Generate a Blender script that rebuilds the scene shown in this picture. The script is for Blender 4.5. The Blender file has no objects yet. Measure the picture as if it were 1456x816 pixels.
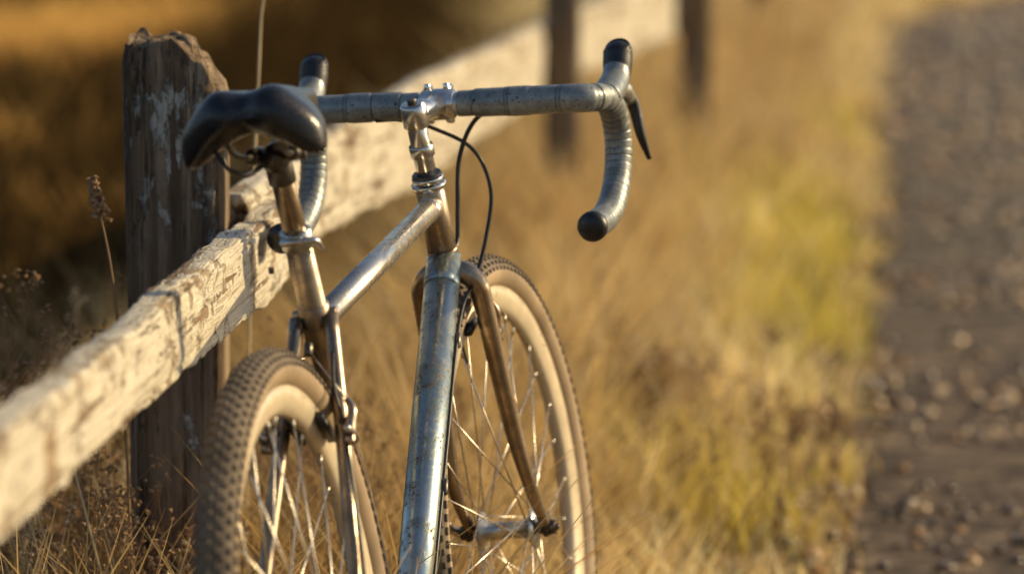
import bpy, math, random
import numpy as np
from mathutils import Vector, Matrix, noise
random.seed(5); rng=np.random.default_rng(5)
S=bpy.context.scene
S.view_settings.view_transform='Standard'; S.view_settings.look='None'; S.view_settings.exposure=0
def V(*a): return Vector(a)
# ------------------------------------------------------------------ materials
class NT:
    def __init__(s,name):
        s.m=bpy.data.materials.new(name); s.m.use_nodes=True; s.t=s.m.node_tree; s.n=s.t.nodes; s.l=s.t.links
        s.b=s.n['Principled BSDF']; s.out=s.n['Material Output']
    def node(s,ty,**k):
        x=s.n.new(ty)
        for a,b in k.items(): setattr(x,a,b)
        return x
    def link(s,a,b): s.l.new(a,b)
    def coord(s,scale=(1,1,1)):
        c=s.node('ShaderNodeTexCoord'); m=s.node('ShaderNodeMapping'); m.inputs['Scale'].default_value=scale
        s.link(c.outputs['Object'],m.inputs[0]); return m.outputs[0]
    def noise(s,co,sc,det=4,rough=.55,dist=0):
        x=s.node('ShaderNodeTexNoise'); s.link(co,x.inputs['Vector']); x.inputs['Scale'].default_value=sc
        x.inputs['Detail'].default_value=det; x.inputs['Roughness'].default_value=rough; x.inputs['Distortion'].default_value=dist
        return x.outputs['Fac']
    def ramp(s,f,stops):
        x=s.node('ShaderNodeValToRGB'); s.link(f,x.inputs[0]); e=x.color_ramp.elements
        while len(e)<len(stops): e.new(.5)
        for i,(p,c) in enumerate(stops):
            e[i].position=p; e[i].color=(c,c,c,1) if isinstance(c,(int,float)) else (*c,1)
        return x.outputs[0]
    def mix(s,f,a,b,mode='MIX'):
        x=s.node('ShaderNodeMix',data_type='RGBA',blend_type=mode)
        for v,i in ((f,0),(a,6),(b,7)):
            if hasattr(v,'is_linked'): s.link(v,x.inputs[i])
            else: x.inputs[i].default_value=v if i==0 else (*v,1)
        return x.outputs[2]
    def math(s,op,a,b=0):
        x=s.node('ShaderNodeMath',operation=op)
        for v,i in ((a,0),(b,1)):
            if hasattr(v,'is_linked'): s.link(v,x.inputs[i])
            else: x.inputs[i].default_value=v
        return x.outputs[0]
    def attr(s,name,out='Fac'):
        x=s.node('ShaderNodeAttribute'); x.attribute_name=name; return x.outputs[out]
    def bump(s,h,st,dist=.002):
        x=s.node('ShaderNodeBump'); x.inputs['Strength'].default_value=st; x.inputs['Distance'].default_value=dist
        s.link(h,x.inputs['Height']); s.link(x.outputs[0],s.b.inputs['Normal'])
    def set(s,**k):
        for a,v in k.items():
            i=s.b.inputs[a.replace('_',' ')]
            if hasattr(v,'is_linked'): s.link(v,i)
            elif isinstance(v,tuple): i.default_value=(*v,1)
            else: i.default_value=v
        return s.m
def plain(name,col,rough=.5,metal=0,var=.25,bump=.2,sc=60,coat=0):
    m=NT(name); co=m.coord(); n=m.noise(co,sc,4,.6); n2=m.noise(co,sc*.12,3)
    c=m.mix(m.ramp(n2,[(.3,0),(.7,1)]),tuple(x*(1-var) for x in col),tuple(min(1,x*(1+var)) for x in col))
    r=m.ramp(n,[(.3,max(.03,rough-.12)),(.75,min(1,rough+.15))])
    m.bump(n,bump,.001); m.set(Base_Color=c,Roughness=r,Metallic=metal)
    if coat: m.set(Coat_Weight=coat,Coat_Roughness=.15)
    return m.m
def steel(name,base,tint,rustamt,rough=.25):
    m=NT(name); co=m.coord(); 
    n1=m.noise(co,9,4); n2=m.noise(co,170,6,.7); n3=m.noise(co,26,5,.6,.6); n4=m.noise(co,600,2)
    c=m.mix(m.ramp(n1,[(.35,0),(.65,1)]),base,tint)
    patch=m.ramp(n3,[(.44,0),(.62,.75)])
    c=m.mix(patch,c,tuple(x*.6 for x in base))
    lo=.70-rustamt
    rust=m.math('MULTIPLY',m.ramp(n2,[(lo,0),(lo+.06,1)]),m.ramp(n3,[(.44,.03),(.56,1)]))
    c=m.mix(rust,c,(.10,.055,.028))
    rg=m.ramp(n3,[(.3,rough-.07),(.5,rough+.03),(.7,rough+.2)])
    rg=m.mix(rust,rg,(.7,.7,.7))
    m.bump(m.math('ADD',m.math('MULTIPLY',rust,-1.0),m.math('MULTIPLY',n4,.2)),.3,.0005)
    m.set(Base_Color=c,Roughness=rg,Metallic=m.ramp(rust,[(0,.94),(1,.2)]))
    return m.m
M_frame=steel('worn_bronze_steel',(.33,.255,.18),(.46,.37,.27),.11,.27)
M_down=steel('blued_steel',(.29,.37,.39),(.50,.56,.55),.17,.28)
M_top=steel('polished_steel',(.62,.57,.49),(.76,.72,.65),.14,.23)
M_chrome=steel('chromed_alloy',(.66,.66,.64),(.80,.79,.76),.03,.15)
M_alloy=steel('dull_alloy',(.5,.5,.48),(.62,.60,.56),.08,.28)
M_black=plain('black_rubber',(.012,.012,.014),.38,0,.3,.35,400)
M_leather=plain('black_saddle_vinyl',(.010,.010,.012),.26,0,.3,.35,320)
M_cable=plain('black_cable',(.012,.011,.01),.4)
M_side=plain('tan_sidewall',(.31,.225,.135),.7,0,.3,.3,90)
M_rim=plain('cream_rim',(.60,.51,.36),.36,.25,.15,.15,50)
M_tread=plain('dusty_tread_rubber',(.165,.13,.092),.85,0,.4,.6,120)
M_spoke=plain('steel_spoke',(.6,.55,.47),.3,.9,.1,0)
M_dark=plain('dark_steel',(.10,.09,.08),.4,.8,.3,.3,200)
def tape():
    m=NT('grey_bar_tape'); co=m.coord(); n=m.noise(co,35,5,.65); n2=m.noise(co,300,4)
    c=m.mix(m.ramp(n,[(.35,0),(.7,1)]),(.17,.195,.20),(.33,.35,.34))
    c=m.mix(m.ramp(n2,[(.58,0),(.68,1)]),c,(.09,.065,.045))
    g=m.attr('g'); c=m.mix(g,c,(.02,.02,.022))
    m.bump(m.math('ADD',m.math('MULTIPLY',n2,.6),n),.5,.0010)
    m.set(Base_Color=c,Roughness=m.ramp(n,[(.3,.30),(.7,.5)]),Metallic=.4); return m.m
M_tape=tape()
def wood(name,light,mid,dark,paint=None,pamt=.5,knots=.0):
    m=NT(name); g=m.coord((1.2,26,26)); g2=m.coord((3,110,110)); co=m.coord()
    a=m.noise(g,1.6,7,.65,.3); b=m.noise(g2,1.2,4,.6,.2); big=m.noise(co,5,4); med=m.noise(m.coord((.45,1,1)),34,7,.72,.4)
    c=m.ramp(a,[(.25,dark),(.45,mid),(.68,light)])
    c=m.mix(m.ramp(b,[(.30,.85),(.48,0)]),c,tuple(x*.35 for x in dark))
    h=m.math('ADD',a,m.math('MULTIPLY',b,.5))
    crack=m.ramp(a,[(.36,1),(.42,0)])
    if paint:
        v=m.node('ShaderNodeTexVoronoi',feature='DISTANCE_TO_EDGE'); 
        dm=m.node('ShaderNodeMapping'); dm.inputs['Scale'].default_value=(26,80,80)
        mx=m.node('ShaderNodeMix',data_type='VECTOR'); mx.inputs[0].default_value=.10
        tcn=m.node('ShaderNodeTexNoise'); tcn.inputs['Scale'].default_value=18; m.link(co,tcn.inputs['Vector'])
        m.link(co,mx.inputs[4]); m.link(tcn.outputs['Color'],mx.inputs[5]); m.link(mx.outputs[1],dm.inputs[0])
        m.link(dm.outputs[0],v.inputs['Vector']); v.inputs['Scale'].default_value=1
        ck=m.ramp(v.outputs['Distance'],[(.0,1),(.05,0)])
        ck=m.math('MULTIPLY',ck,m.ramp(med,[(.4,.1),(.6,1)]))
        lc=m.noise(m.coord((.35,13,13)),2.1,4,.6,.05)
        lcr=m.ramp(m.math('ABSOLUTE',m.math('SUBTRACT',lc,.5)),[(.0,.7),(.004,.45),(.009,0)])
        lcr=m.math('MULTIPLY',lcr,m.ramp(big,[(.48,0),(.58,.9)]))
        pm=m.math('ADD',m.math('MULTIPLY',big,.55),m.math('MULTIPLY',med,.75))
        pm=m.math('SUBTRACT',pm,m.math('MULTIPLY',crack,.2))
        mask=m.ramp(pm,[(.70-pamt*.25,0),(.74-pamt*.25,1)])
        mask=m.math('MULTIPLY',mask,m.ramp(ck,[(0,1),(1,.45)]))
        pc=m.mix(m.ramp(med,[(.35,0),(.65,1)]),tuple(x*.72 for x in paint),paint)
        pc=m.mix(m.ramp(b,[(.35,.45),(.5,0)]),pc,mid)
        c=m.mix(mask,c,pc); c=m.mix(lcr,c,(.06,.035,.02))
        h=m.math('ADD',h,m.math('MULTIPLY',mask,.4)); h=m.math('SUBTRACT',h,m.math('MULTIPLY',lcr,.9))
        if knots:
            kv=m.node('ShaderNodeTexVoronoi'); m.link(m.coord((5,9,9)),kv.inputs['Vector']); kv.inputs['Scale'].default_value=1
            kk=m.ramp(kv.outputs['Distance'],[(.05,knots),(.11,0)]); c=m.mix(kk,c,(.05,.028,.015))
    m.bump(h,1,.006); m.set(Base_Color=c,Roughness=.85,Specular_IOR_Level=.25); return m.m
M_rail=wood('weathered_painted_wood',(.48,.39,.26),(.29,.205,.125),(.11,.065,.035),(.68,.63,.51),.56,.8)
M_post=wood('old_grey_wood',(.36,.27,.18),(.155,.108,.068),(.03,.018,.010),(.44,.43,.38),-.16)
def grassmat(name,tr=.5):
    m=NT(name); col=m.attr('col','Color'); d=m.node('ShaderNodeBsdfDiffuse'); t=m.node('ShaderNodeBsdfTranslucent')
    mx=m.node('ShaderNodeMixShader'); mx.inputs[0].default_value=tr
    m.link(col,d.inputs[0]); m.link(col,t.inputs[0]); m.link(d.outputs[0],mx.inputs[1]); m.link(t.outputs[0],mx.inputs[2])
    m.link(mx.outputs[0],m.out.inputs[0]); return m.m
M_grass=grassmat('dry_grass_blades')
# ------------------------------------------------------------------ mesh helpers
def obj(name,vs,fs,mat,parent=None,smooth=True,g=None,mats=None,mi=None):
    me=bpy.data.meshes.new(name); me.from_pydata([tuple(v) for v in vs],[],fs); 
    if smooth: me.polygons.foreach_set('use_smooth',[True]*len(me.polygons))
    for mt in (mats or [mat]): me.materials.append(mt)
    if mi is not None: me.polygons.foreach_set('material_index',mi)
    if g is not None:
        at=me.attributes.new('g','FLOAT','POINT'); at.data.foreach_set('value',g)
    me.update(); o=bpy.data.objects.new(name,me); S.collection.objects.link(o)
    if parent: o.parent=parent
    return o
def empty(name,parent=None,mat=None):
    o=bpy.data.objects.new(name,None); o.empty_display_size=.1; S.collection.objects.link(o)
    if parent: o.parent=parent
    if mat is not None: o.matrix_basis=mat
    return o
def spline(pts,n=8):
    P=[Vector(p) for p in pts]; P=[P[0]*2-P[1]]+P+[P[-1]*2-P[-2]]; out=[]
    for i in range(1,len(P)-2):
        for k in range(n):
            t=k/n; a,b,c,d=P[i-1],P[i],P[i+1],P[i+2]
            out.append(.5*((2*b)+(c-a)*t+(2*a-5*b+4*c-d)*t*t+(3*b-a-3*c+d)*t**3))
    out.append(P[-2]); return out
def tubegeo(pts,rad,seg=20,caps=True):
    pts=[Vector(p) for p in pts]; n=len(pts)
    if not hasattr(rad,'__len__'): rad=[rad]*n
    elif len(rad)!=n: rad=list(np.interp(np.linspace(0,1,n),np.linspace(0,1,len(rad)),rad))
    vs=[];fs=[]; T=(pts[1]-pts[0]).normalized(); N=T.orthogonal().normalized()
    for i,p in enumerate(pts):
        t=(pts[min(i+1,n-1)]-pts[max(i-1,0)]).normalized()
        N=(N-t*N.dot(t)).normalized(); B=t.cross(N)
        for k in range(seg):
            a=2*math.pi*k/seg; vs.append(p+(N*math.cos(a)+B*math.sin(a))*rad[i])
    for i in range(n-1):
        for k in range(seg):
            k2=(k+1)%seg; fs.append((i*seg+k,i*seg+k2,(i+1)*seg+k2,(i+1)*seg+k))
    if caps:
        fs.append(tuple(range(seg-1,-1,-1))); fs.append(tuple((n-1)*seg+k for k in range(seg)))
    return vs,fs
def tube(name,pts,rad,mat,parent=None,seg=20,g=None):
    vs,fs=tubegeo(pts,rad,seg)
    gg=None
    if g is not None: gg=[x for x in g for _ in range(seg)]
    o=obj(name,vs,fs,mat,parent,g=gg); return o
def cyl(name,a,b,r,mat,parent=None,seg=20,bev=.0008):
    a=Vector(a);b=Vector(b);d=(b-a).normalized()
    bev=min(bev,r*.4,(b-a).length*.3)
    return tube(name,[a,a+d*.00001,a+d*bev,b-d*bev,b-d*.00001,b],[r-bev,r-bev,r,r,r-bev,r-bev],mat,parent,seg)
def join(geos):
    vs=[];fs=[]
    for v,f in geos:
        o=len(vs); vs+=list(v); fs+=[tuple(i+o for i in q) for q in f]
    return vs,fs
def lathe(prof,c,seg=96,closed=True):
    vs=[];fs=[];n=len(prof)
    for i in range(seg):
        a=2*math.pi*i/seg
        for r,y in prof: vs.append((c[0]+r*math.cos(a),c[1]+y,c[2]+r*math.sin(a)))
    for i in range(seg):
        j=(i+1)%seg
        for k in range(n if closed else n-1):
            k2=(k+1)%n; fs.append((i*n+k,i*n+k2,j*n+k2,j*n+k))
    return vs,fs
def box(c,ax,ay,az):
    c=Vector(c);vs=[c+ax*i+ay*j+az*k for i in(-1,1) for j in(-1,1) for k in(-1,1)]
    return vs,[(0,1,3,2),(4,6,7,5),(0,4,5,1),(2,3,7,6),(0,2,6,4),(1,5,7,3)]
# ------------------------------------------------------------------ bicycle
R=.345; W=1.0677; drop=.083; sa=1.1879; ha=1.2709; rake=.0362
a=V(-math.cos(ha),0,math.sin(ha)); fh=V(W,0,R); A=fh+V(-math.sin(ha),0,-math.cos(ha))*rake
hb=A+a*.3965; htp=hb+a*.0889; stp=htp+a*.088; crown=A+a*.366
bb=V(math.sqrt(.43**2-drop**2),0,R-drop); sd=V(-math.cos(sa),0,math.sin(sa)); sc=bb+sd*.4761; sp=sc+sd*.1738
hd=.1942; lean=.1349
bike=empty('bicycle',None,Matrix.Translation((-.1676,4.935,0))@Matrix.Rotation(math.pi/2-hd,4,'Z')@Matrix.Rotation(-lean,4,'X'))
steer=empty('steering_assembly',bike,Matrix.Translation(A)@Matrix.Rotation(-.0813,4,a)@Matrix.Translation(-A))
rear=V(0,0,R)
def wheel(pre,c,par,hw,flange):
    rt=.0205; rc=R-rt-.001
    prof=[]; n=36
    for k in range(n):
        t=2*math.pi*k/n; prof.append((rc+rt*math.cos(t),rt*1.02*math.sin(t)))
    vs,fs=lathe(prof,c,160); mi=[]
    for i in range(160):
        for k in range(n):
            t=2*math.pi*(k+.5)/n; mi.append(0 if math.cos(t)>.10 else 1)
    obj(pre+'_tyre',vs,fs,None,par,mats=[M_tread,M_side],mi=mi)
    kn=[]; N=130
    for i in range(N):
        for j,ph in enumerate((-76,-54,-31,-10,10,31,54,76)):
            aa=2*math.pi*(i+(.5 if j%2 else 0))/N; p=math.radians(ph)
            rr=V(math.cos(aa),0,math.sin(aa)); tt=V(-math.sin(aa),0,math.cos(aa)); yy=V(0,1,0)
            nn=rr*math.cos(p)+yy*math.sin(p); ss=yy*math.cos(p)-rr*math.sin(p)
            cc=Vector(c)+rr*rc+nn*(rt+.0008)
            b=.0040 if abs(ph)<60 else .0052
            v,f=box(cc,tt*b,ss*.0026,nn*.0021); 
            v=[q if k%2==0 else cc+nn*.002+(q-cc-nn*.002)*.8 for k,q in enumerate(v)]
            kn.append((v,f))
    v,f=join(kn); obj(pre+'_tread_knobs',v,f,M_tread,par,smooth=False)
    rp=[(.309,.0115),(.309,.0095),(.303,.009),(.301,0),(.303,-.009),(.309,-.0095),(.309,-.0115),(.294,-.0115),(.283,-.0085),(.276,-.004),(.276,.004),(.283,.0085),(.294,.0115)]
    v,f=lathe(rp,c,160); obj(pre+'_rim',v,f,M_rim,par)
    geos=[]
    for i in range(32):
        side=1 if i%2 else -1; ra=2*math.pi*(i+.5)/32; off=math.radians(68)*(1 if (i//2)%2 else -1)
        ha_=ra+off; p0=Vector(c)+V(math.cos(ha_)*.021,side*flange,math.sin(ha_)*.021)
        p1=Vector(c)+V(math.cos(ra)*.278,side*.002,math.sin(ra)*.278)
        geos.append(tubegeo([p0,p1],.00105,6)); d=(p1-p0).normalized(); geos.append(tubegeo([p1-d*.014,p1],.0018,6))
    v,f=join(geos); obj(pre+'_spokes',v,f,M_spoke,par)
    hp=[(.0,-hw+.004),(.009,-hw+.004),(.0095,-hw+.012),(.013,-flange-.004),(.0255,-flange-.0015),(.0255,-flange+.0015),(.0125,-flange+.005),(.0105,0),(.0125,flange-.005),(.0255,flange-.0015),(.0255,flange+.0015),(.013,flange+.004),(.0095,hw-.012),(.009,hw-.004),(0,hw-.004)]
    v,f=lathe(hp,c,32,False); obj(pre+'_hub',v,f,M_alloy,par)
    cyl(pre+'_axle',c+V(0,-hw-.016,0),c+V(0,hw+.016,0),.0045,M_dark,par)
    for s in(-1,1): 
        cyl(pre+'_axle_nut',c+V(0,s*(hw+.003),0),c+V(0,s*(hw+.012),0),.010,M_dark,par,6)
    tube(pre+'_quick_release_lever',spline([c+V(0,hw+.014,0),c+V(-.02,hw+.02,.01),c+V(-.05,hw+.012,.02)],6),[.006,.005,.003],M_alloy,par,10)
    cyl(pre+'_valve',c+V(.285*math.cos(2),0,.285*math.sin(2)),c+V(.245*math.cos(2),0,.245*math.sin(2)),.0026,M_dark,par,8)
wheel('front_wheel',fh,steer,.050,.034)
wheel('rear_wheel',rear,bike,.064,.032)
cyl('head_tube',crown+a*.014,htp-a*.004,.0178,M_frame,bike,32)
for k,(t,r) in enumerate(((.0,.0215),(.008,.0195))): cyl('headset_cup',htp+a*(t-.006),htp+a*(t+.001),r,M_chrome,bike,32)
cyl('headset_locknut',htp+a*.005,htp+a*.013,.0185,M_dark,steer,12)
cyl('head_lug_ring',hb-a*.004,hb+a*.003,.0192,M_frame,bike,32)
cyl('lower_headset_cup',crown+a*.012,crown+a*.022,.0205,M_chrome,bike,32)
DT0=hb-a*.012
tube('down_tube',[DT0,DT0.lerp(bb,.5),bb],[.0215,.0215,.0205],M_down,bike,40)
cyl('down_tube_lug',DT0.lerp(bb,.055),DT0.lerp(bb,.075),.0222,M_down,bike,40)
seat_top=sc+sd*.094
cyl('seat_tube',bb,seat_top,.0150,M_frame,bike,32)
cyl('seatpost',seat_top-sd*.02,sp+sd*.018,.0128,M_frame,bike,32)
cyl('seatpost_collar',seat_top-sd*.012,seat_top+sd*.008,.0178,M_alloy,bike,32)
cyl('collar_bolt',seat_top+V(-.018,-.012,-.004),seat_top+V(-.018,.014,-.004),.0042,M_alloy,bike,12)
tube('collar_lever',spline([seat_top+V(-.018,-.012,-.004),seat_top+V(-.012,-.024,-.006),seat_top+V(.006,-.025,-.016)],5),[.0045,.004,.0028],M_alloy,bike,10)
TT1=htp-a*.030; TT0=sc-sd*.012
tube('top_tube',[TT0,TT1],.0142,M_top,bike,32)
cyl('seat_cluster_lug',sc-sd*.034,sc+sd*.012,.0172,M_frame,bike,32)
cyl('seat_cluster_bolt',sc+V(0,-.024,0),sc+V(0,.024,0),.0065,M_frame,bike,14)
cyl('top_tube_lug',TT1.lerp(TT0,.02),TT1.lerp(TT0,.055),.0153,M_top,bike,32)
cyl('bottom_bracket_shell',bb+V(0,-.035,0),bb+V(0,.035,0),.0215,M_frame,bike,32)
for s,nm in((-1,'right'),(1,'left')):
    tube('seat_stay',spline([sc+V(-.008,s*.019,-.004),sc.lerp(rear,.35)+V(0,s*.034,0),sc.lerp(rear,.6)+V(0,s*.044,0),rear+V(0,s*.0615,0)],8),[.0085,.0085,.008,.0065],M_frame,bike,16)
    tube('chain_stay',spline([bb+V(0,s*.022,0),bb.lerp(rear,.4)+V(0,s*.036,0),rear+V(0,s*.0615,0)],8),[.0115,.011,.007],M_frame,bike,16)
    v,f=box(rear+V(0.004,s*.0625,.0),V(.017,0,0),V(0,.003,0),V(0,0,.013)); obj('rear_dropout',v,f,M_frame,bike)
    tube('fork_blade',spline([crown+V(0,s*.003,.001),crown+V(0,s*.022,-.001),crown+V(0,s*.0355,0)-a*.018,crown+V(0,s*.0385,0)-a*.055,crown+V(0,s*.043,0)-a*.20,A+V(.004,s*.0485,0)+a*.08,fh+V(-.001,s*.0495,.0)],8),[.0135,.0135,.0130,.0125,.0115,.0085,.0065],M_frame,steer,20)
    v,f=box(fh+V(-.002,s*.0505,.004),V(.010,0,0),V(0,.0028,0),V(0,0,.014)); obj('fork_dropout',v,f,M_dark,steer)
cyl('fork_crown',crown+V(0,0,-.002),crown+a*.014,.019,M_frame,steer,28)
tube('seat_stay_bridge',[sc.lerp(rear,.27)+V(.004,-.032,0),sc.lerp(rear,.27)+V(.004,.032,0)],.006,M_frame,bike,12)
def brake(pre,base,up,back,par,hwd,strad):
    for s in(-1,1):
        p=base+V(0,s*hwd,0)
        cyl(pre+'_brake_post',p,p+back*.024,.0065,M_dark,par,14)
        tube(pre+'_brake_arm',spline([p+back*.014-up*.012,p+back*.016+up*.008,p+back*.018+V(0,s*.003,0)+up*.026,p+back*.018-V(0,s*.003,0)+up*.040],6),[.0060,.0065,.005,.0036],M_frame,par,12)
        q=p+back*.016+up*.016
        cyl(pre+'_pad_stud',q,q+V(0,-s*.012,0),.0035,M_dark,par,10)
        v,f=box(q+V(0,-s*(hwd-.0165),0)-back*.010,back*.026,V(0,.0042,0),up*.0055); o=obj(pre+'_brake_pad',v,f,M_black,par)
        tube(pre+'_straddle_wire',[p+back*.018-V(0,s*.003,0)+up*.040,strad],.0009,M_spoke,par,6)
        cyl(pre+'_brake_bolt',p+back*.024,p+back*.030,.005,M_alloy,par,6)
    cyl(pre+'_cable_hanger',strad-up*.006,strad+up*.008,.005,M_dark,par,12)
fu=a; fb=V(math.sin(ha),0,math.cos(ha))
brake('front',A+a*.278+fb*.002,fu,fb,steer,.043,crown+fb*.034+a*.012)
su=(sc-rear).normalized(); sb=V(-su.z,0,su.x)
brake('rear',rear+su*.275,su,sb,bike,.046,sc.lerp(rear,.13)+sb*.022)
cyl('stem_quill',htp,stp-a*.004,.0122,M_chrome,steer,28)
cyl('stem_quill_collar',htp+a*.035,htp+a*.05,.0150,M_chrome,steer,28)
bc=stp+V(.105,0,.006)
sv=(bc-stp).normalized()
tube('stem_extension',[stp+a*-.012-sv*.0,stp+sv*.012,stp+sv*.05,bc-sv*.012],[.0145,.0155,.0140,.0155],M_chrome,steer,28)
cyl('stem_head_cap',stp-a*.016,stp+a*.016,.0162,M_chrome,steer,28,.003)
cyl('stem_wedge_bolt',stp+a*.016,stp+a*.021,.006,M_dark,steer,6)
barE=empty('handlebar',steer,Matrix.Translation(bc)@Matrix.Rotation(.050,4,'X'))
cyl('bar_clamp',(0,-.021,0),(0,.021,0),.0195,M_chrome,barE,32,.003)
for s in(-1,1):
    for z in(-1,1):
        cyl('clamp_bolt',(-.006+.0,s*.013,z*.019),(.012,s*.013,z*.021),.0038,M_chrome,barE,8)
    cyl('clamp_bolt_top',(-.004,s*.012,.016),(-.004,s*.012,.026),.0042,M_chrome,barE,8)
cyl('bare_bar_centre',(0,-.05,0),(0,.05,0),.0140,M_alloy,barE,32)
BW=.198
for s in(-1,1):
    path=spline([V(0,s*.026,0),V(0,s*.08,0),V(0,s*.13,0),V(.0,s*.170,0),V(.010,s*.190,-.001),V(.040,s*BW,-.003),V(.075,s*BW,-.014),V(.098,s*BW,-.045),V(.096,s*BW,-.085),V(.070,s*BW,-.122),V(.022,s*BW,-.146),V(-.044,s*BW,-.153)],14)
    cum=[0]
    for i in range(1,len(path)): cum.append(cum[-1]+(path[i]-path[i-1]).length)
    L=cum[-1]; n=int(L/.0013); pts=[];rad=[];g=[]
    seams=[.020,.062,.066,.128,.132] if s<0 else [.020,.056,.088,.092,.130]
    x=.172
    while x<L-.01: seams.append(x); x+=.0110+random.uniform(-.0015,.0015) if x>.215 else .019
    j=0
    for i in range(n+1):
        t=L*i/n
        while j<len(cum)-2 and cum[j+1]<t: j+=1
        k=(t-cum[j])/(cum[j+1]-cum[j]); pts.append(path[j].lerp(path[j+1],k))
        dmin=min(abs(t-q) for q in seams); ph=min([t-q for q in seams if t>=q] or [t])
        r=.0176-(.0008*min(1,ph/.012) if t>.165 else 0)+ (.0008 if .06<t<.09 else 0)
        if t<.02: r=.0160
        gg=max(0,1-dmin/.0012); r-=.0010*gg; rad.append(r); g.append(gg)
    tube('bar_tape',pts,rad,M_tape,barE,32,g)
    e=path[-1]; d=(path[-1]-path[-2]).normalized()
    tube('bar_end_plug',[e-d*.004,e-d*.001,e+d*.006,e+d*.011,e+d*.0135],[.0178,.0188,.0186,.015,.007],M_black,barE,28)
    for q in(.05,.105): cyl('tape_tack',(-.0180,s*q,.004),(-.0168,s*q,.004),.0022,M_dark,barE,8)
    hp=[V(.052,s*BW,-.004),V(.078,s*BW,.004),V(.103,s*BW,.014),V(.120,s*BW,.034),V(.125,s*BW,.050),V(.123,s*BW,.060)]
    tube('brake_hood',spline(hp[:4],8),[.0185,.0190,.0178,.0160],M_tape,barE,24)
    tube('hood_horn',spline([hp[2]+V(.006,0,-.002),hp[3],hp[4],hp[5]-V(0,0,.005),hp[5]+V(-.002,0,-.001)],6),[.0165,.0184,.0182,.0145,.006],M_black,barE,24)
    tube('lever_body',spline([V(.088,s*BW,.004),V(.115,s*(BW+.004),.0),V(.132,s*(BW+.008),-.012)],6),[.015,.014,.010],M_alloy,barE,18)
    lv=spline([V(.126,s*(BW+.006),.004),V(.140,s*(BW+.013),-.022),V(.140,s*(BW+.019),-.055),V(.150,s*(BW+.026),-.088)],8)
    vs,fs=tubegeo(lv,[.0075,.0085,.0078,.0058,.003],14); obj('brake_lever',vs,fs,M_black,barE)
    cyl('lever_pivot',(.122,s*BW-.017,-.001),(.122,s*BW+.017,-.001),.0035,M_chrome,barE,10)
def cab(name,pts,r=.0026,par=bike): tube(name,spline(pts,10),r,M_cable,par,10)
cab('front_brake_cable',[(.972,-.098,.872),(.985,-.07,.874),(1.0,-.04,.858),(1.0,-.018,.818),(.99,-.010,.76),(.975,-.006,.715),tuple(crown+fb*.034+a*.02)],.0029)
cab('rear_brake_cable',[(.965,.072,.878),(.985,.045,.874),(1.0,.008,.858),(1.005,-.036,.826),(1.0,-.052,.775),(.975,-.044,.72),(.935,-.032,.672),tuple(DT0.lerp(bb,.16)+V(.012,-.024,0)),tuple(DT0.lerp(bb,.5)+V(.010,-.022,0)),tuple(DT0.lerp(bb,.97)+V(.006,-.021,0))],.0026)
for t in(.2,.55,.85):
    p=DT0.lerp(bb,t); cyl('cable_guide',p+V(.012,-.024,.003),p+V(.0,-.024,-.012),.0042,M_dark,bike,10)
cab('gear_cable',[tuple(sc+V(-.01,-.02,-.02)),tuple(sc.lerp(rear,.2)+V(-.03,-.03,0)),tuple(sc.lerp(rear,.35)+V(-.02,-.042,0)),tuple(rear.lerp(sc,.3)+V(-.006,-.06,0)),tuple(rear+V(-.02,-.075,.02))],.002)
def saddle():
    vs=[];fs=[];ns=48;nr=48; x0=-.128;x1=.150
    for i in range(ns):
        t=i/(ns-1); tt=.5-.5*math.cos(math.pi*t); x=x0+(x1-x0)*tt
        w=np.interp(tt,[0,.12,.28,.45,.65,1],[.072,.078,.070,.044,.027,.020])
        h=np.interp(tt,[0,.12,.3,.6,1],[.031,.033,.028,.021,.016])
        e=min(1,math.sqrt(max(0,1-(1-min(tt/.10,1))**2)+1e-4),math.sqrt(max(0,1-(1-min((1-tt)/.08,1))**2)+1e-4))
        zc=np.interp(tt,[0,.12,.35,.7,1],[.050,.050,.050,.050,.046])
        for k in range(nr):
            p=2*math.pi*k/nr; cy=math.copysign(abs(math.cos(p))**.6,math.cos(p)); cz=math.copysign(abs(math.sin(p))**.62,math.sin(p))
            y=w*cy*(.12+.88*e if tt<.5 else e); z=zc+h*cz*e
            ch=math.exp(-(y/.010)**2)*np.interp(tt,[0,.25,.8,1],[1,1,.7,0])
            if cz>0: z-=.011*ch*e
            else: z+=(h*.55)*math.exp(-(y/(w*.33))**2)*e
            z-=.7*max(0,abs(y)-.036)*(1 if cz>0 else .95)
            z-=.05*abs(y)
            xx=x+.010*math.exp(-(y/.012)**2)*max(0,1-tt/.3)+.12*max(0,abs(y)-.03)
            vs.append((xx,y,z))
    for i in range(ns-1):
        for k in range(nr):
            k2=(k+1)%nr; fs.append((i*nr+k,i*nr+k2,(i+1)*nr+k2,(i+1)*nr+k))
    fs.append(tuple(range(nr-1,-1,-1))); fs.append(tuple((ns-1)*nr+k for k in range(nr)))
    return vs,fs
sadE=empty('saddle',bike,Matrix.Translation(sp+sd*.018)@Matrix.Rotation(math.radians(-1),4,'Y'))
v,f=saddle(); o=obj('saddle_shell',v,f,M_leather,sadE); md=o.modifiers.new('s','SUBSURF'); md.levels=md.render_levels=1
for s in(-1,1):
    tube('saddle_rail',spline([V(-.085,s*.032,.030),V(-.072,s*.028,.012),V(-.03,s*.022,.003),V(.04,s*.022,.003),V(.09,s*.014,.02),V(.125,s*.008,.04)],8),.0036,M_dark,sadE,12)
    cyl('rail_clamp',(-.022,s*.022,.003),(.022,s*.022,.003),.0085,M_dark,sadE,14)
cyl('saddle_clamp_bolt',(0,-.032,.0),(0,.032,.0),.0075,M_dark,sadE,14)
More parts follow.
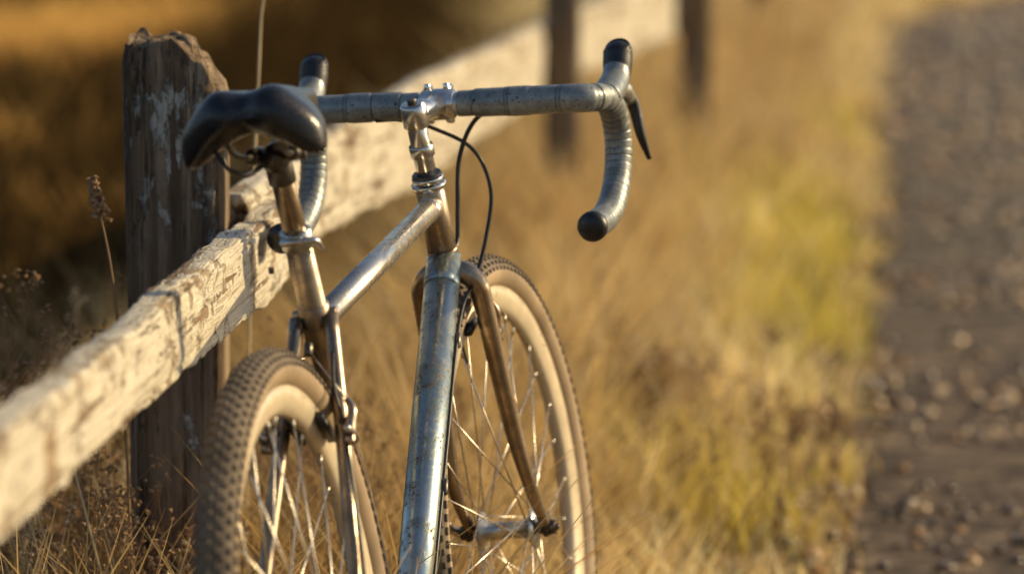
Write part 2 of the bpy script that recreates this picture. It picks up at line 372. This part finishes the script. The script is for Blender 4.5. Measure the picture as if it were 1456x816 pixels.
cyl('saddle_clamp_body',(-.018,0,-.003),(.018,0,.001),.0155,M_dark,sadE,20,.004)
cyl('saddle_clamp_neck',(.010,0,-.03),(0,0,.002),.0152,M_dark,sadE,20)
tube('saddle_back_loop',spline([V(-.095,.044,.026),V(-.10,.030,.0),V(-.08,.014,-.012),V(-.03,.012,-.008)],8),.0026,M_cable,sadE,10)
rc_=bb+V(0,-.045,0)
prof=[(.062,-.0015),(.088,-.0015),(.088,.0015),(.062,.0015)]
v,f=lathe(prof,rc_,80); g2=[(v,f)]
for i in range(44):
    t=2*math.pi*i/44; g2.append(box(rc_+V(math.cos(t)*.0895,0,math.sin(t)*.0895),V(math.cos(t),0,math.sin(t))*.003,V(0,.0014,0),V(-math.sin(t),0,math.cos(t))*.0028))
for i in range(5):
    t=2*math.pi*i/5; g2.append(tubegeo([rc_,rc_+V(math.cos(t)*.066,0,math.sin(t)*.066)],[.008,.006],10))
v,f=join(g2); obj('chainring',v,f,M_alloy,bike,smooth=False)
v,f=join([lathe([(.012,-y),(r,-y),(r,-y+.0018),(.012,-y+.0018)],rear,48) for y,r in((.036,.048),(.040,.043),(.044,.038),(.048,.033),(.052,.028))]); obj('cassette',v,f,M_dark,bike)
for s,dx in((-1,1),(1,-1)):
    e=bb+V(dx*.170,s*.066,-.01)
    tube('crank_arm',[bb+V(0,s*.052,0),bb+V(dx*.02,s*.056,-.001),e],[.014,.012,.0095],M_alloy,bike,14)
    v,f=box(e+V(0,s*.055,0),V(.03,0,0),V(0,.045,0),V(0,0,.010)); o=obj('pedal',v,f,M_dark,bike,smooth=False); b=o.modifiers.new('b','BEVEL'); b.width=.005
    cyl('pedal_axle',e,e+V(0,s*.05,0),.006,M_dark,bike)
r1,r2=.0885,.043; path=[]
for i in range(28): t=math.pi/2-math.pi*i/27; path.append(rc_+V(math.cos(t)*r1,0,math.sin(t)*r1))
q=rear+V(0,-.042,0)
for i in range(20): t=-math.pi/2-math.pi*i/19; path.append(q+V(math.cos(t)*r2,0,math.sin(t)*r2))
path.append(path[0]); tube('chain',path,.0036,M_dark,bike,6)
cyl('bottom_bracket_axle',bb+V(0,-.06,0),bb+V(0,.06,0),.009,M_dark,bike)
# ------------------------------------------------------------------ fence
def plank(name,p0,p1,hh,th,mat,parent,seed,ragged=.03,step=.012,wob=1.0,slope=0):
    p0=Vector(p0);p1=Vector(p1); L=(p1-p0).length; d=(p1-p0)/L
    if abs(d.z)>.8: up=V(0,1,0)
    else: up=V(0,0,1)
    yv=up.cross(d).normalized(); zv=d.cross(yv)
    Mx=Matrix(((d.x,yv.x,zv.x,p0.x),(d.y,yv.y,zv.y,p0.y),(d.z,yv.z,zv.z,p0.z),(0,0,0,1)))
    nx=int(L/step); ring=[]; m=72
    for k in range(m):
        t=2*math.pi*k/m; c,s_=math.cos(t),math.sin(t); ring.append((math.copysign(abs(c)**.28,c),math.copysign(abs(s_)**.28,s_)))
    vs=[];fs=[]
    def endoff(y,z,end=1): return noise.noise(V(y*14+seed,z*14,2))*ragged*(.4 if slope else 1)+noise.noise(V(y*60+seed,z*60,5))*ragged*.35+noise.noise(V(y*200,z*200,seed))*ragged*.15-(slope*max(0,y-.012)*end)
    for i in range(nx+1):
        u=i/nx; x=L*u; h=hh(u) if callable(hh) else hh; t_=th(u) if callable(th) else th
        for k,(cy,cz) in enumerate(ring):
            y=cy*t_; z=cz*h
            e1=noise.noise(V(x*2.2,seed,3+np.sign(cz)))*.010*wob+noise.noise(V(x*9,seed+7,np.sign(cz)*5))*.006*wob+noise.noise(V(x*38,seed+4,np.sign(cz)*5))*.0030*wob
            if abs(cz)>.8: z+=e1*np.sign(cz)
            gr=noise.noise(V(x*1.6,y*70+seed,z*70))*.0026+noise.noise(V(x*3,y*170,z*170+seed))*.0014+noise.noise(V(x*1.3,seed,z*6+y*6))*.005
            cr=noise.noise(V(x*.9,y*32+seed*3,z*32)); gr-=max(0,.0-abs(cr)+.045)*.12
            ln=math.hypot(cy,cz); y+=gr*cy/ln; z+=gr*cz/ln*.6
            dl=x if u<.5 else x-L
            fade=max(0,1-abs(dl)/.10)
            vs.append((x+endoff(cy*t_,cz*h,u>.5)*fade,y,z))
    for i in range(nx):
        for k in range(m):
            k2=(k+1)%m; fs.append((i*m+k,i*m+k2,(i+1)*m+k2,(i+1)*m+k))
    for i,sgn in((0,-1),(nx,1)):
        base=i*m; h=hh(i/nx) if callable(hh) else hh; t_=th(i/nx) if callable(th) else th
        prev=list(range(base,base+m))
        for f_ in(.93,.8,.65,.5,.35,.2,.08):
            cur=[]
            for k in range(m):
                y,z=ring[k][0]*t_*f_,ring[k][1]*h*f_
                xx=(L if i else 0)+endoff(y,z,sgn>0)+sgn*.006*(1-f_)
                cur.append(len(vs)); vs.append((xx,y,z))
            for k in range(m):
                k2=(k+1)%m; q=(prev[k],prev[k2],cur[k2],cur[k]); fs.append(q if sgn>0 else q[::-1])
            prev=cur
        fs.append(tuple(prev) if sgn>0 else tuple(prev[::-1]))
    o=obj(name,vs,fs,mat,parent); o.matrix_basis=Mx; return o
fence=empty('wooden_fence')
def fx(D): return float(np.interp(D,[-10,3.97,13,15.8,24,60],[-1.227,-.422,.098,.55,1.2,4.1]))
t1=.021
plank('rail_near',(fx(.4)-t1,.4,.672),(fx(6.30)-t1,6.28,.683),lambda u:np.interp(u,[0,.6,.8,1],[.042,.042,.047,.054]),t1,M_rail,fence,1.3,.035,.006)
plank('rail_middle',(fx(6.2)-.062,6.16,.700),(fx(13)-t1,13.0,.576),lambda u:np.interp(u,[0,.06,.4,1],[.056,.064,.092,.096]),.02,M_rail,fence,7.7,.05,.010)
plank('rail_far',(fx(13.02)-t1,13.05,.585),(fx(15.8)-t1,15.8,.605),.094,.02,M_rail,fence,12.1,.03,.02)
plank('rail_farther',(fx(15.85)-t1,15.9,.61),(fx(24)-t1,24,.64),.08,.02,M_rail,fence,19,.03,.04)
plank('rail_farthest',(fx(24.05)-t1,24.1,.64),(fx(32)-t1,32,.66),.08,.02,M_rail,fence,29,.03,.05)
def post(nm,X,Y,w,dp,h,seed,rag=.035,lx=0,step=.01,slope=0):
    plank(nm,(X-lx,Y,-.25),(X,Y,h),lambda u:w*np.interp(u,[0,.3,.97,1],[.8,.86,1,.93]),lambda u:dp*np.interp(u,[0,.3,.98,1],[.8,.88,1,.95]),M_post,fence,seed,rag,step,wob=.9,slope=slope)
post('post_near',-.424,6.06,.064,.065,.950,3.1,.045,-.004,.008,1.15)
post('post_nearer',fx(1.4)-t1*2-.07,1.4,.06,.06,.97,4.1)
post('post_middle',.135,12.86,.050,.05,1.02,5.2,.03,0,.02)
post('post_far',.60,15.75,.058,.055,1.05,6.3,.03,0,.02)
post('post_farther',1.24,24.1,.055,.055,1.0,8.8,.03,0,.03)
post('post_farthest',fx(32)+.04,32.1,.055,.055,1.0,9.8,.03,0,.03)
for dx,z in((0,.705),(.0,.665)):
    p=V(fx(6.05)+.0015,6.03,z); cyl('rail_nail',p-V(.01,0,0),p+V(.002,0,0),.0045,M_dark,fence,10)
# ------------------------------------------------------------------ ground, path
def pedge(Y): 
    return .57+.083*(Y-7.8)+np.maximum(0,Y-27)**1.6*.06
def sn(x,y,f,s=0):
    return (np.sin(x*f*1.0+s+1.7*np.sin(y*f*.7+s*2))+np.sin(y*f*1.3+s*3+1.3*np.sin(x*f*.9+s))+np.sin((x+y)*f*.8+s*5))/3
def gz(x,y):
    e=pedge(y)-x
    m=np.clip(e/.4,0,1)
    far=np.clip((np.hypot(x,y-5)-55)/150,0,1)
    left=np.clip((-x-1.2)/6,0,1)
    return m*(.018*sn(x,y,3.1)+.012*sn(x,y,9,2))-left*.25*np.clip(y/20,0,1)+far**1.5*(9+7*sn(x,y,.018,1))
def axis(lo,hi,c,n):
    t=np.linspace(-1,1,n); k=7.0; return c+np.sinh(t*k)/np.sinh(k)*np.where(t<0,c-lo,hi-c)
xs=axis(-450,450,.3,260); ys=axis(-450,600,9,300)
GX,GY=np.meshgrid(xs,ys); GZ=gz(GX,GY)
nxx,nyy=len(xs),len(ys)
me=bpy.data.meshes.new('ground'); me.from_pydata(np.stack([GX.ravel(),GY.ravel(),GZ.ravel()],1).tolist(),[],[(j*nxx+i,j*nxx+i+1,(j+1)*nxx+i+1,(j+1)*nxx+i) for j in range(nyy-1) for i in range(nxx-1)])
me.polygons.foreach_set('use_smooth',[True]*len(me.polygons))
def groundmat():
    m=NT('dry_meadow_soil'); co=m.coord(); n=m.noise(co,1.2,5); n2=m.noise(co,14,6,.7); n3=m.noise(co,90,4,.7)
    sx=m.node('ShaderNodeSeparateXYZ'); m.link(co,sx.inputs[0])
    gold=m.ramp(n2,[(.3,(.16,.10,.04)),(.5,(.34,.23,.09)),(.7,(.46,.34,.14))])
    gold=m.mix(m.ramp(n,[(.5,0),(.65,.6)]),gold,(.22,.19,.04))
    dark=m.ramp(n2,[(.3,(.012,.008,.004)),(.7,(.042,.028,.012))])  # left-hand soil: brown darkened to paint in the shade there
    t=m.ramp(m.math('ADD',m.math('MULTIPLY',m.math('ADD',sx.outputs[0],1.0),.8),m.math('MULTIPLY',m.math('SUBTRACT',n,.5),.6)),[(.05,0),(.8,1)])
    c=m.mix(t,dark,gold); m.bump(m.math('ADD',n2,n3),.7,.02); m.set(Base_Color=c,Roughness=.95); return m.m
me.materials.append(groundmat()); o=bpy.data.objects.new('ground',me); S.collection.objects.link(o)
pv=[];pf=[];Ys=np.linspace(-20,90,420); npx=40
for j,y in enumerate(Ys):
    e=pedge(np.array(y)); 
    for i in range(npx):
        u=i/(npx-1); x=e+ (2.3)*u
        if i==0: x+=.06*sn(x,y,6)+.04*sn(x,y,17,3)
        if i==npx-1: x+=.08*sn(x,y,5,4)
        z=.006+.006*(1-abs(2*u-1))+ (0.004*sn(x,y,14,2)+.004 if 0<i<npx-1 else -.002)
        pv.append((x,y,z))
for j in range(len(Ys)-1):
    for i in range(npx-1): pf.append((j*npx+i,j*npx+i+1,(j+1)*npx+i+1,(j+1)*npx+i))
def pathmat():
    m=NT('dirt_path_soil'); co=m.coord(); n=m.noise(co,2.6,6,.65); n2=m.noise(co,9,6,.8); n3=m.noise(co,160,3)
    c=m.ramp(n2,[(.40,(.040,.024,.012)),(.5,(.15,.098,.050)),(.58,(.40,.27,.14))])
    c=m.mix(m.ramp(n,[(.44,0),(.58,.8)]),c,(.07,.038,.015))
    sx=m.node('ShaderNodeSeparateXYZ'); m.link(co,sx.inputs[0])
    c=m.mix(m.ramp(m.math('MULTIPLY',m.math('ADD',sx.outputs[1],m.math('MULTIPLY',n,14)),.04),[(.68,0),(1,.5)]),c,(.19,.18,.125))
    m.bump(m.math('ADD',n2,m.math('MULTIPLY',n3,.5)),1,.05); m.set(Base_Color=c,Roughness=m.ramp(n2,[(.3,.85),(.7,.5)]),Specular_IOR_Level=.35); return m.m
obj('dirt_path',pv,pf,pathmat())
phi=(1+5**.5)/2
ico=np.array([(-1,phi,0),(1,phi,0),(-1,-phi,0),(1,-phi,0),(0,-1,phi),(0,1,phi),(0,-1,-phi),(0,1,-phi),(phi,0,-1),(phi,0,1),(-phi,0,-1),(-phi,0,1)])/1.9
icf=np.array([(0,11,5),(0,5,1),(0,1,7),(0,7,10),(0,10,11),(1,5,9),(5,11,4),(11,10,2),(10,7,6),(7,1,8),(3,9,4),(3,4,2),(3,2,6),(3,6,8),(3,8,9),(4,9,5),(2,4,11),(6,2,10),(8,6,7),(9,8,1)])
def fastmesh(name,verts,faces,col,mat,nper):
    me=bpy.data.meshes.new(name); nf=len(faces)
    me.vertices.add(len(verts)); me.vertices.foreach_set('co',verts.astype(np.float32).ravel())
    me.loops.add(faces.size); me.loops.foreach_set('vertex_index',faces.astype(np.int32).ravel())
    me.polygons.add(nf); me.polygons.foreach_set('loop_start',np.arange(nf,dtype=np.int32)*nper); me.polygons.foreach_set('loop_total',np.full(nf,nper,dtype=np.int32))
    me.update(calc_edges=True); me.validate()
    if col is not None:
        at=me.attributes.new('col','FLOAT_COLOR','POINT'); at.data.foreach_set('color',np.concatenate([col,np.ones((len(col),1))],1).astype(np.float32).ravel())
    me.materials.append(mat); o=bpy.data.objects.new(name,me); S.collection.objects.link(o); return o
N=9000; Y=5+30*rng.random(N)**1.2; off=rng.random(N)**1.1*2.3-.15; X=pedge(Y)+off
kp=(sn(X,Y,3.3,2)+rng.random(N)*.9)>.2; X,Y=X[kp],Y[kp]; N=len(X)
sz=.003+.012*rng.random(N)**4+.0008*Y
rv=rng.normal(size=(N,12,1))*.12+1
st=ico[None]*rv*sz[:,None,None]*np.stack([1+.4*rng.random(N),1+.4*rng.random(N),.5+.3*rng.random(N)],1)[:,None,:]
an=rng.random(N)*6.28; ca,sa_=np.cos(an)[:,None],np.sin(an)[:,None]
sx=st[:,:,0]*ca-st[:,:,1]*sa_; sy=st[:,:,0]*sa_+st[:,:,1]*ca
vv=np.stack([sx+X[:,None],sy+Y[:,None],st[:,:,2]+.014],2).reshape(-1,3)
ff=(icf[None]+np.arange(N)[:,None,None]*12).reshape(-1,3)
pal=np.array([(.13,.085,.045),(.28,.19,.10),(.60,.44,.24),(.06,.038,.020),(.32,.16,.04),(.12,.07,.03)]); cc=np.repeat(pal[rng.integers(0,6,N)],12,0)
m=NT('pebble_stone'); n=m.noise(m.coord(),120,3); m.bump(n,.5,.003); m.set(Base_Color=m.attr('col','Color'),Roughness=.22)
fastmesh('gravel',vv,ff,cc,m.m,3)
def blades(X,Y,H,Wd,col,bend,z0=None):
    n=len(X); an=rng.random(n)*2*np.pi; fa=rng.random(n)*2*np.pi
    dx,dy=np.cos(an),np.sin(an); wx,wy=np.cos(fa),np.sin(fa)
    z=gz(X,Y)-.01 if z0 is None else z0
    B=bend*H
    def lv(f,k,w): return np.stack([X+dx*B*k+wx*w*Wd/2,Y+dy*B*k+wy*w*Wd/2,z+H*f],1)
    v=np.stack([lv(0,0,1),lv(0,0,-1),lv(.55,.3,.8),lv(.55,.3,-.8),lv(1,1.1,.08),lv(1,1.1,-.08)],1).reshape(-1,3)
    b=np.arange(n)[:,None]*6
    f=np.concatenate([b+np.array([0,1,3,2]),b+np.array([2,3,5,4])],0)
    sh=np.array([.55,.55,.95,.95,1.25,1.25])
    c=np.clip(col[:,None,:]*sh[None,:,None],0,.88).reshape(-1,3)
    return v,f,c
def colmix(t,a,b): return a*(1-t[:,None])+b*t[:,None]
def sm(x,a,b): t=np.clip((x-a)/(b-a),0,1); return t*t*(3-2*t)
def ga(X,Y,x,y,sx,sy): return np.exp(-((X-x)/sx)**2-((Y-y)/sy)**2)
def grassfield(name,n,Y0,Y1,xl,xr,pw=1.4):
    Y=Y0+(Y1-Y0)*rng.random(n)**pw; l=xl(Y); r=xr(Y); X=l+(r-l)*rng.random(n)
    dist=np.maximum(Y,4); e=pedge(Y)-X
    clump=sn(X,Y,7,1)*.5+sn(X,Y,19,4)*.5
    ew=.3+.25*sn(X,Y,2.3,7)
    keep=rng.random(n)<np.clip(.6+clump*.75,.08,1)*np.clip(e/ew+.3*clump,0.0,1)
    X,Y,e,clump,dist=X[keep],Y[keep],e[keep],clump[keep],dist[keep]; n=len(X); r1=rng.random(n); r2=rng.random(n)
    gold=colmix(r1,np.array([.64,.44,.17]),np.array([.88,.71,.37]))
    gold=np.where((rng.random(n)<.2)[:,None],np.array([[.88,.79,.53]]),gold)
    green=colmix(r1,np.array([.37,.32,.035]),np.array([.64,.54,.08]))
    brown=colmix(r1,np.array([.29,.16,.055]),np.array([.54,.34,.13]))
    darkc=colmix(r1,np.array([.016,.010,.005]),np.array([.065,.040,.015]))
    gp=ga(X,Y,.82,13.6,.32,1.7)+ga(X,Y,.66,11,.25,1.0)+ga(X,Y,.40,8.4,.3,.8)+.8*ga(X,Y,1.3,18,.3,2)
    c=colmix(sm(gp+.25*sn(X,Y,7,2)+(r2-.5)*.6,.3,.9)*.85,gold,green)
    c=colmix(sm(sn(X,Y,2.6,8)+.4*sn(X,Y,8,5)+(r2-.5)*.6-gp*.8,.15,.8)*.85,c,brown)
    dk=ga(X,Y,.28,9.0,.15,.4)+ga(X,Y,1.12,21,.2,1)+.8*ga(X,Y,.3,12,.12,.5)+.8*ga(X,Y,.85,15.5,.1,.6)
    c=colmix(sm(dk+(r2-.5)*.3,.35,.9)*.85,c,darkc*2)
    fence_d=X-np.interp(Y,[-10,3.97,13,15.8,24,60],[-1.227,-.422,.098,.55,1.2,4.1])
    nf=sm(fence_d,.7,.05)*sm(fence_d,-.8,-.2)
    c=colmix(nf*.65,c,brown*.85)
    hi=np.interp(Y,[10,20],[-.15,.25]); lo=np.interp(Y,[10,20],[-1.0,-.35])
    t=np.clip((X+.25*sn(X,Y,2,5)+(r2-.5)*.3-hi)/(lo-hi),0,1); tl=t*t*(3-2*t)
    c=colmix(tl,c,darkc)  # heather-brown blades left of the fence, shade painted into their colour
    org=sm(np.exp(-((Y-25)/3.6)**2-((X+2.4)/.8)**2)+.35*sn(X,Y,3,1)+.25*sn(X,Y,7,1)+(r2-.5)*.3,.25,.75)*tl  # orange sunlit patch within that shade, painted as blade colour
    c=colmix(org,c,colmix(r1,np.array([.60,.31,.08]),np.array([.84,.50,.15])))
    H=(.10+.17*r1)*(1+.65*clump)*np.where(e<.5,.3+.7*np.clip(e/.5,0,1),1)
    H=H*np.where(np.abs(fence_d)<.3,1.35,1)+.02
    H=H*np.where((Y<8.2)&(X>-.1),.8,1)
    Wd=.0030+.00058*dist*(.6+.8*r2)
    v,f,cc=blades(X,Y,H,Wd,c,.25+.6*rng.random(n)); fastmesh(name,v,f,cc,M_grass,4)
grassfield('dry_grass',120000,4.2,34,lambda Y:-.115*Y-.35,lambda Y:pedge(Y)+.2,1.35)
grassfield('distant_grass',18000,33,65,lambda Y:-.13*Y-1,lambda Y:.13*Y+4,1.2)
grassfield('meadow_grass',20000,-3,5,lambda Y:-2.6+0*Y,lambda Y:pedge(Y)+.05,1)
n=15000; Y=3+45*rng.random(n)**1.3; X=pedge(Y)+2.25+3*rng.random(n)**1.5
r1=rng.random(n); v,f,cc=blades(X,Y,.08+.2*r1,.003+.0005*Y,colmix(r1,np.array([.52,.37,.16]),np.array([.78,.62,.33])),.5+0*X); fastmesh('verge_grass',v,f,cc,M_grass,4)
# weeds -------------------------------------------------------------
M_weed=plain('dry_weed_stem',(.28,.165,.075),.8,0,.4,.2,60)
M_straw=plain('pale_straw',(.60,.47,.27),.7,0,.25,.2,60)
oct_v=[V(1,0,0),V(-1,0,0),V(0,1,0),V(0,-1,0),V(0,0,1.5),V(0,0,-1.5)]
oct_f=[(0,2,4),(2,1,4),(1,3,4),(3,0,4),(2,0,5),(1,2,5),(3,1,5),(0,3,5)]
def bud(p,r): 
    q=Matrix.Rotation(random.random()*6,3,'X')@Matrix.Rotation(random.random()*6,3,'Y')
    return [p+(q@v)*r*random.uniform(.7,1.3) for v in oct_v],oct_f
def weed(base,tip,mat,head=.2,nb=40,r=.0016,spread=.014,curve=.04,brsz=.0035):
    base=Vector(base);tip=Vector(tip); mid=base.lerp(tip,.55)+V(random.uniform(-1,1)*curve,random.uniform(-1,1)*curve,0)
    pts=spline([base,mid,tip],10); geos=[tubegeo(pts,[r*1.3,r,r*.5],5)]
    for i in range(nb):
        t=1-head*random.random(); k=min(int(t*(len(pts)-1)),len(pts)-2); p=pts[k].lerp(pts[k+1],random.random())
        f_=(1-t)/head; d=V(random.gauss(0,1),random.gauss(0,1),random.uniform(.2,1)).normalized()*spread*(.4+f_)
        geos.append(tubegeo([p,p+d],.0005,3)); geos.append(bud(p+d,brsz))
    v,f=join(geos); return obj('dried_weed',v,f,mat,smooth=False)
def weed2(pts,mat,r,nb,head,spread,brsz):
    pts=spline(pts,10); geos=[tubegeo(pts,[r*1.3,r,r*.6],6)]
    for i in range(nb):
        t=1-head*random.random(); k=min(int(t*(len(pts)-1)),len(pts)-2); p=pts[k].lerp(pts[k+1],random.random())
        d=V(random.gauss(0,1),random.gauss(0,1),random.uniform(0,1)).normalized()*spread*(.3+1.0*(1-t)/head)
        geos.append(tubegeo([p,p+d],.0006,3)); geos.append(bud(p+d,brsz))
    v,f=join(geos); return obj('dried_weed',v,f,mat,smooth=False)
weed2([(-.462,5.90,0),(-.475,5.90,.45),(-.490,5.90,.66),(-.515,5.90,.79)],M_weed,.0019,90,.14,.009,.0034)
weed2([(-.365,6.42,0),(-.350,6.42,.6),(-.337,6.42,.90),(-.332,6.42,.98),(-.322,6.42,1.012),(-.316,6.42,1.02)],M_straw,.0018,6,.04,.005,.003)
for i in range(90):
    X=random.uniform(-.85,-.33); Y=random.uniform(5.7,7.3)
    if X>fx(Y)-.06 and X<fx(Y)+.12: continue
    h=random.uniform(.3,.54); weed((X,Y,0),(X+random.uniform(-.08,.08),Y,h),random.choice([M_weed,M_straw]),random.uniform(.15,.5),random.randint(10,45),random.choice([.0012,.002]),random.uniform(.01,.035),.05,random.uniform(.002,.004))
for i in range(9):
    X=-.50-.012*i+random.uniform(-.01,.01); weed((X+.07,5.75,0),(X-.05-.01*i,5.75,random.uniform(.42,.56)),M_straw,.08,3,.0022,.006,.012,.003)
for i in range(60):
    Y=random.uniform(6.9,9.5); X=random.uniform(-.3,float(pedge(Y))-.12)
    h=random.uniform(.16,.34); weed((X,Y,0),(X+random.uniform(-.06,.06),Y,h),random.choice([M_weed,M_weed,M_straw]),random.uniform(.15,.5),random.randint(6,30),.0012,random.uniform(.01,.03),.05,random.uniform(.002,.004))
def bush(base,h,n,mat,name):
    geos=[]
    def br(p,d,L,r,lv):
        q=p+d*L; m_=p.lerp(q,.5)+V(random.gauss(0,1),random.gauss(0,1),0)*L*.07
        geos.append(tubegeo([p,m_,q],[r,r*.8,r*.6],4))
        if lv==0:
            for _ in range(5): geos.append(bud(q+V(random.gauss(0,1),random.gauss(0,1),random.gauss(0,1))*.006,.0028))
            return
        for _ in range(random.randint(2,4)):
            nd=(d+V(random.gauss(0,.42),random.gauss(0,.42),random.uniform(-.1,.35))).normalized(); br(p.lerp(q,random.uniform(.45,1)),nd,L*random.uniform(.5,.75),r*.6,lv-1)
    for _ in range(n): br(Vector(base)+V(random.gauss(0,.03),random.gauss(0,.03),0),V(random.gauss(0,.3),random.gauss(0,.3),1).normalized(),h*.45,.0025,3)
    v,f=join(geos); return obj(name,v,f,mat,smooth=False)
bush((-.70,6.15,0),.80,9,M_weed,'heather_bush'); bush((-.58,6.0,0),.5,8,M_weed,'heather_bush')
bush((-.50,5.75,0),.42,7,M_weed,'heather_bush'); bush((-.30,6.7,0),.5,8,M_weed,'heather_bush'); bush((-.74,6.0,0),.5,7,M_weed,'heather_bush')
bush((.22,9.2,0),.25,7,M_weed,'heather_bush'); bush((.5,8.6,0),.22,5,M_weed,'heather_bush')
# ------------------------------------------------------------------ light, world, camera
el=math.radians(24); az=math.radians(73)
Sd=V(math.sin(az)*math.cos(el),math.cos(az)*math.cos(el),math.sin(el))
sl=bpy.data.lights.new('sun','SUN'); sl.energy=5; sl.angle=math.radians(.6); sl.color=(1,.755,.40)
so=bpy.data.objects.new('sun',sl); S.collection.objects.link(so); so.rotation_euler=Sd.to_track_quat('Z','Y').to_euler()
w=bpy.data.worlds.new('World'); S.world=w; w.use_nodes=True; nt=w.node_tree
sk=nt.nodes.new('ShaderNodeTexSky'); sk.sky_type='NISHITA'; sk.sun_disc=False; sk.sun_elevation=el; sk.sun_rotation=az; sk.dust_density=2.2
bg=nt.nodes['Background']; bg.inputs[1].default_value=.125; nt.links.new(sk.outputs[0],bg.inputs[0])
cd=bpy.data.cameras.new('camera'); cam=bpy.data.objects.new('camera',cd); S.collection.objects.link(cam); S.camera=cam
cam.location=(0,0,1.2378); cam.rotation_euler=(math.pi/2-.0981,.0,0)
cd.sensor_width=36; cd.lens=6857/1456*36; cd.clip_end=2000; cd.clip_start=.05
cd.dof.use_dof=True; cd.dof.focus_distance=5.6; cd.dof.aperture_fstop=4.0
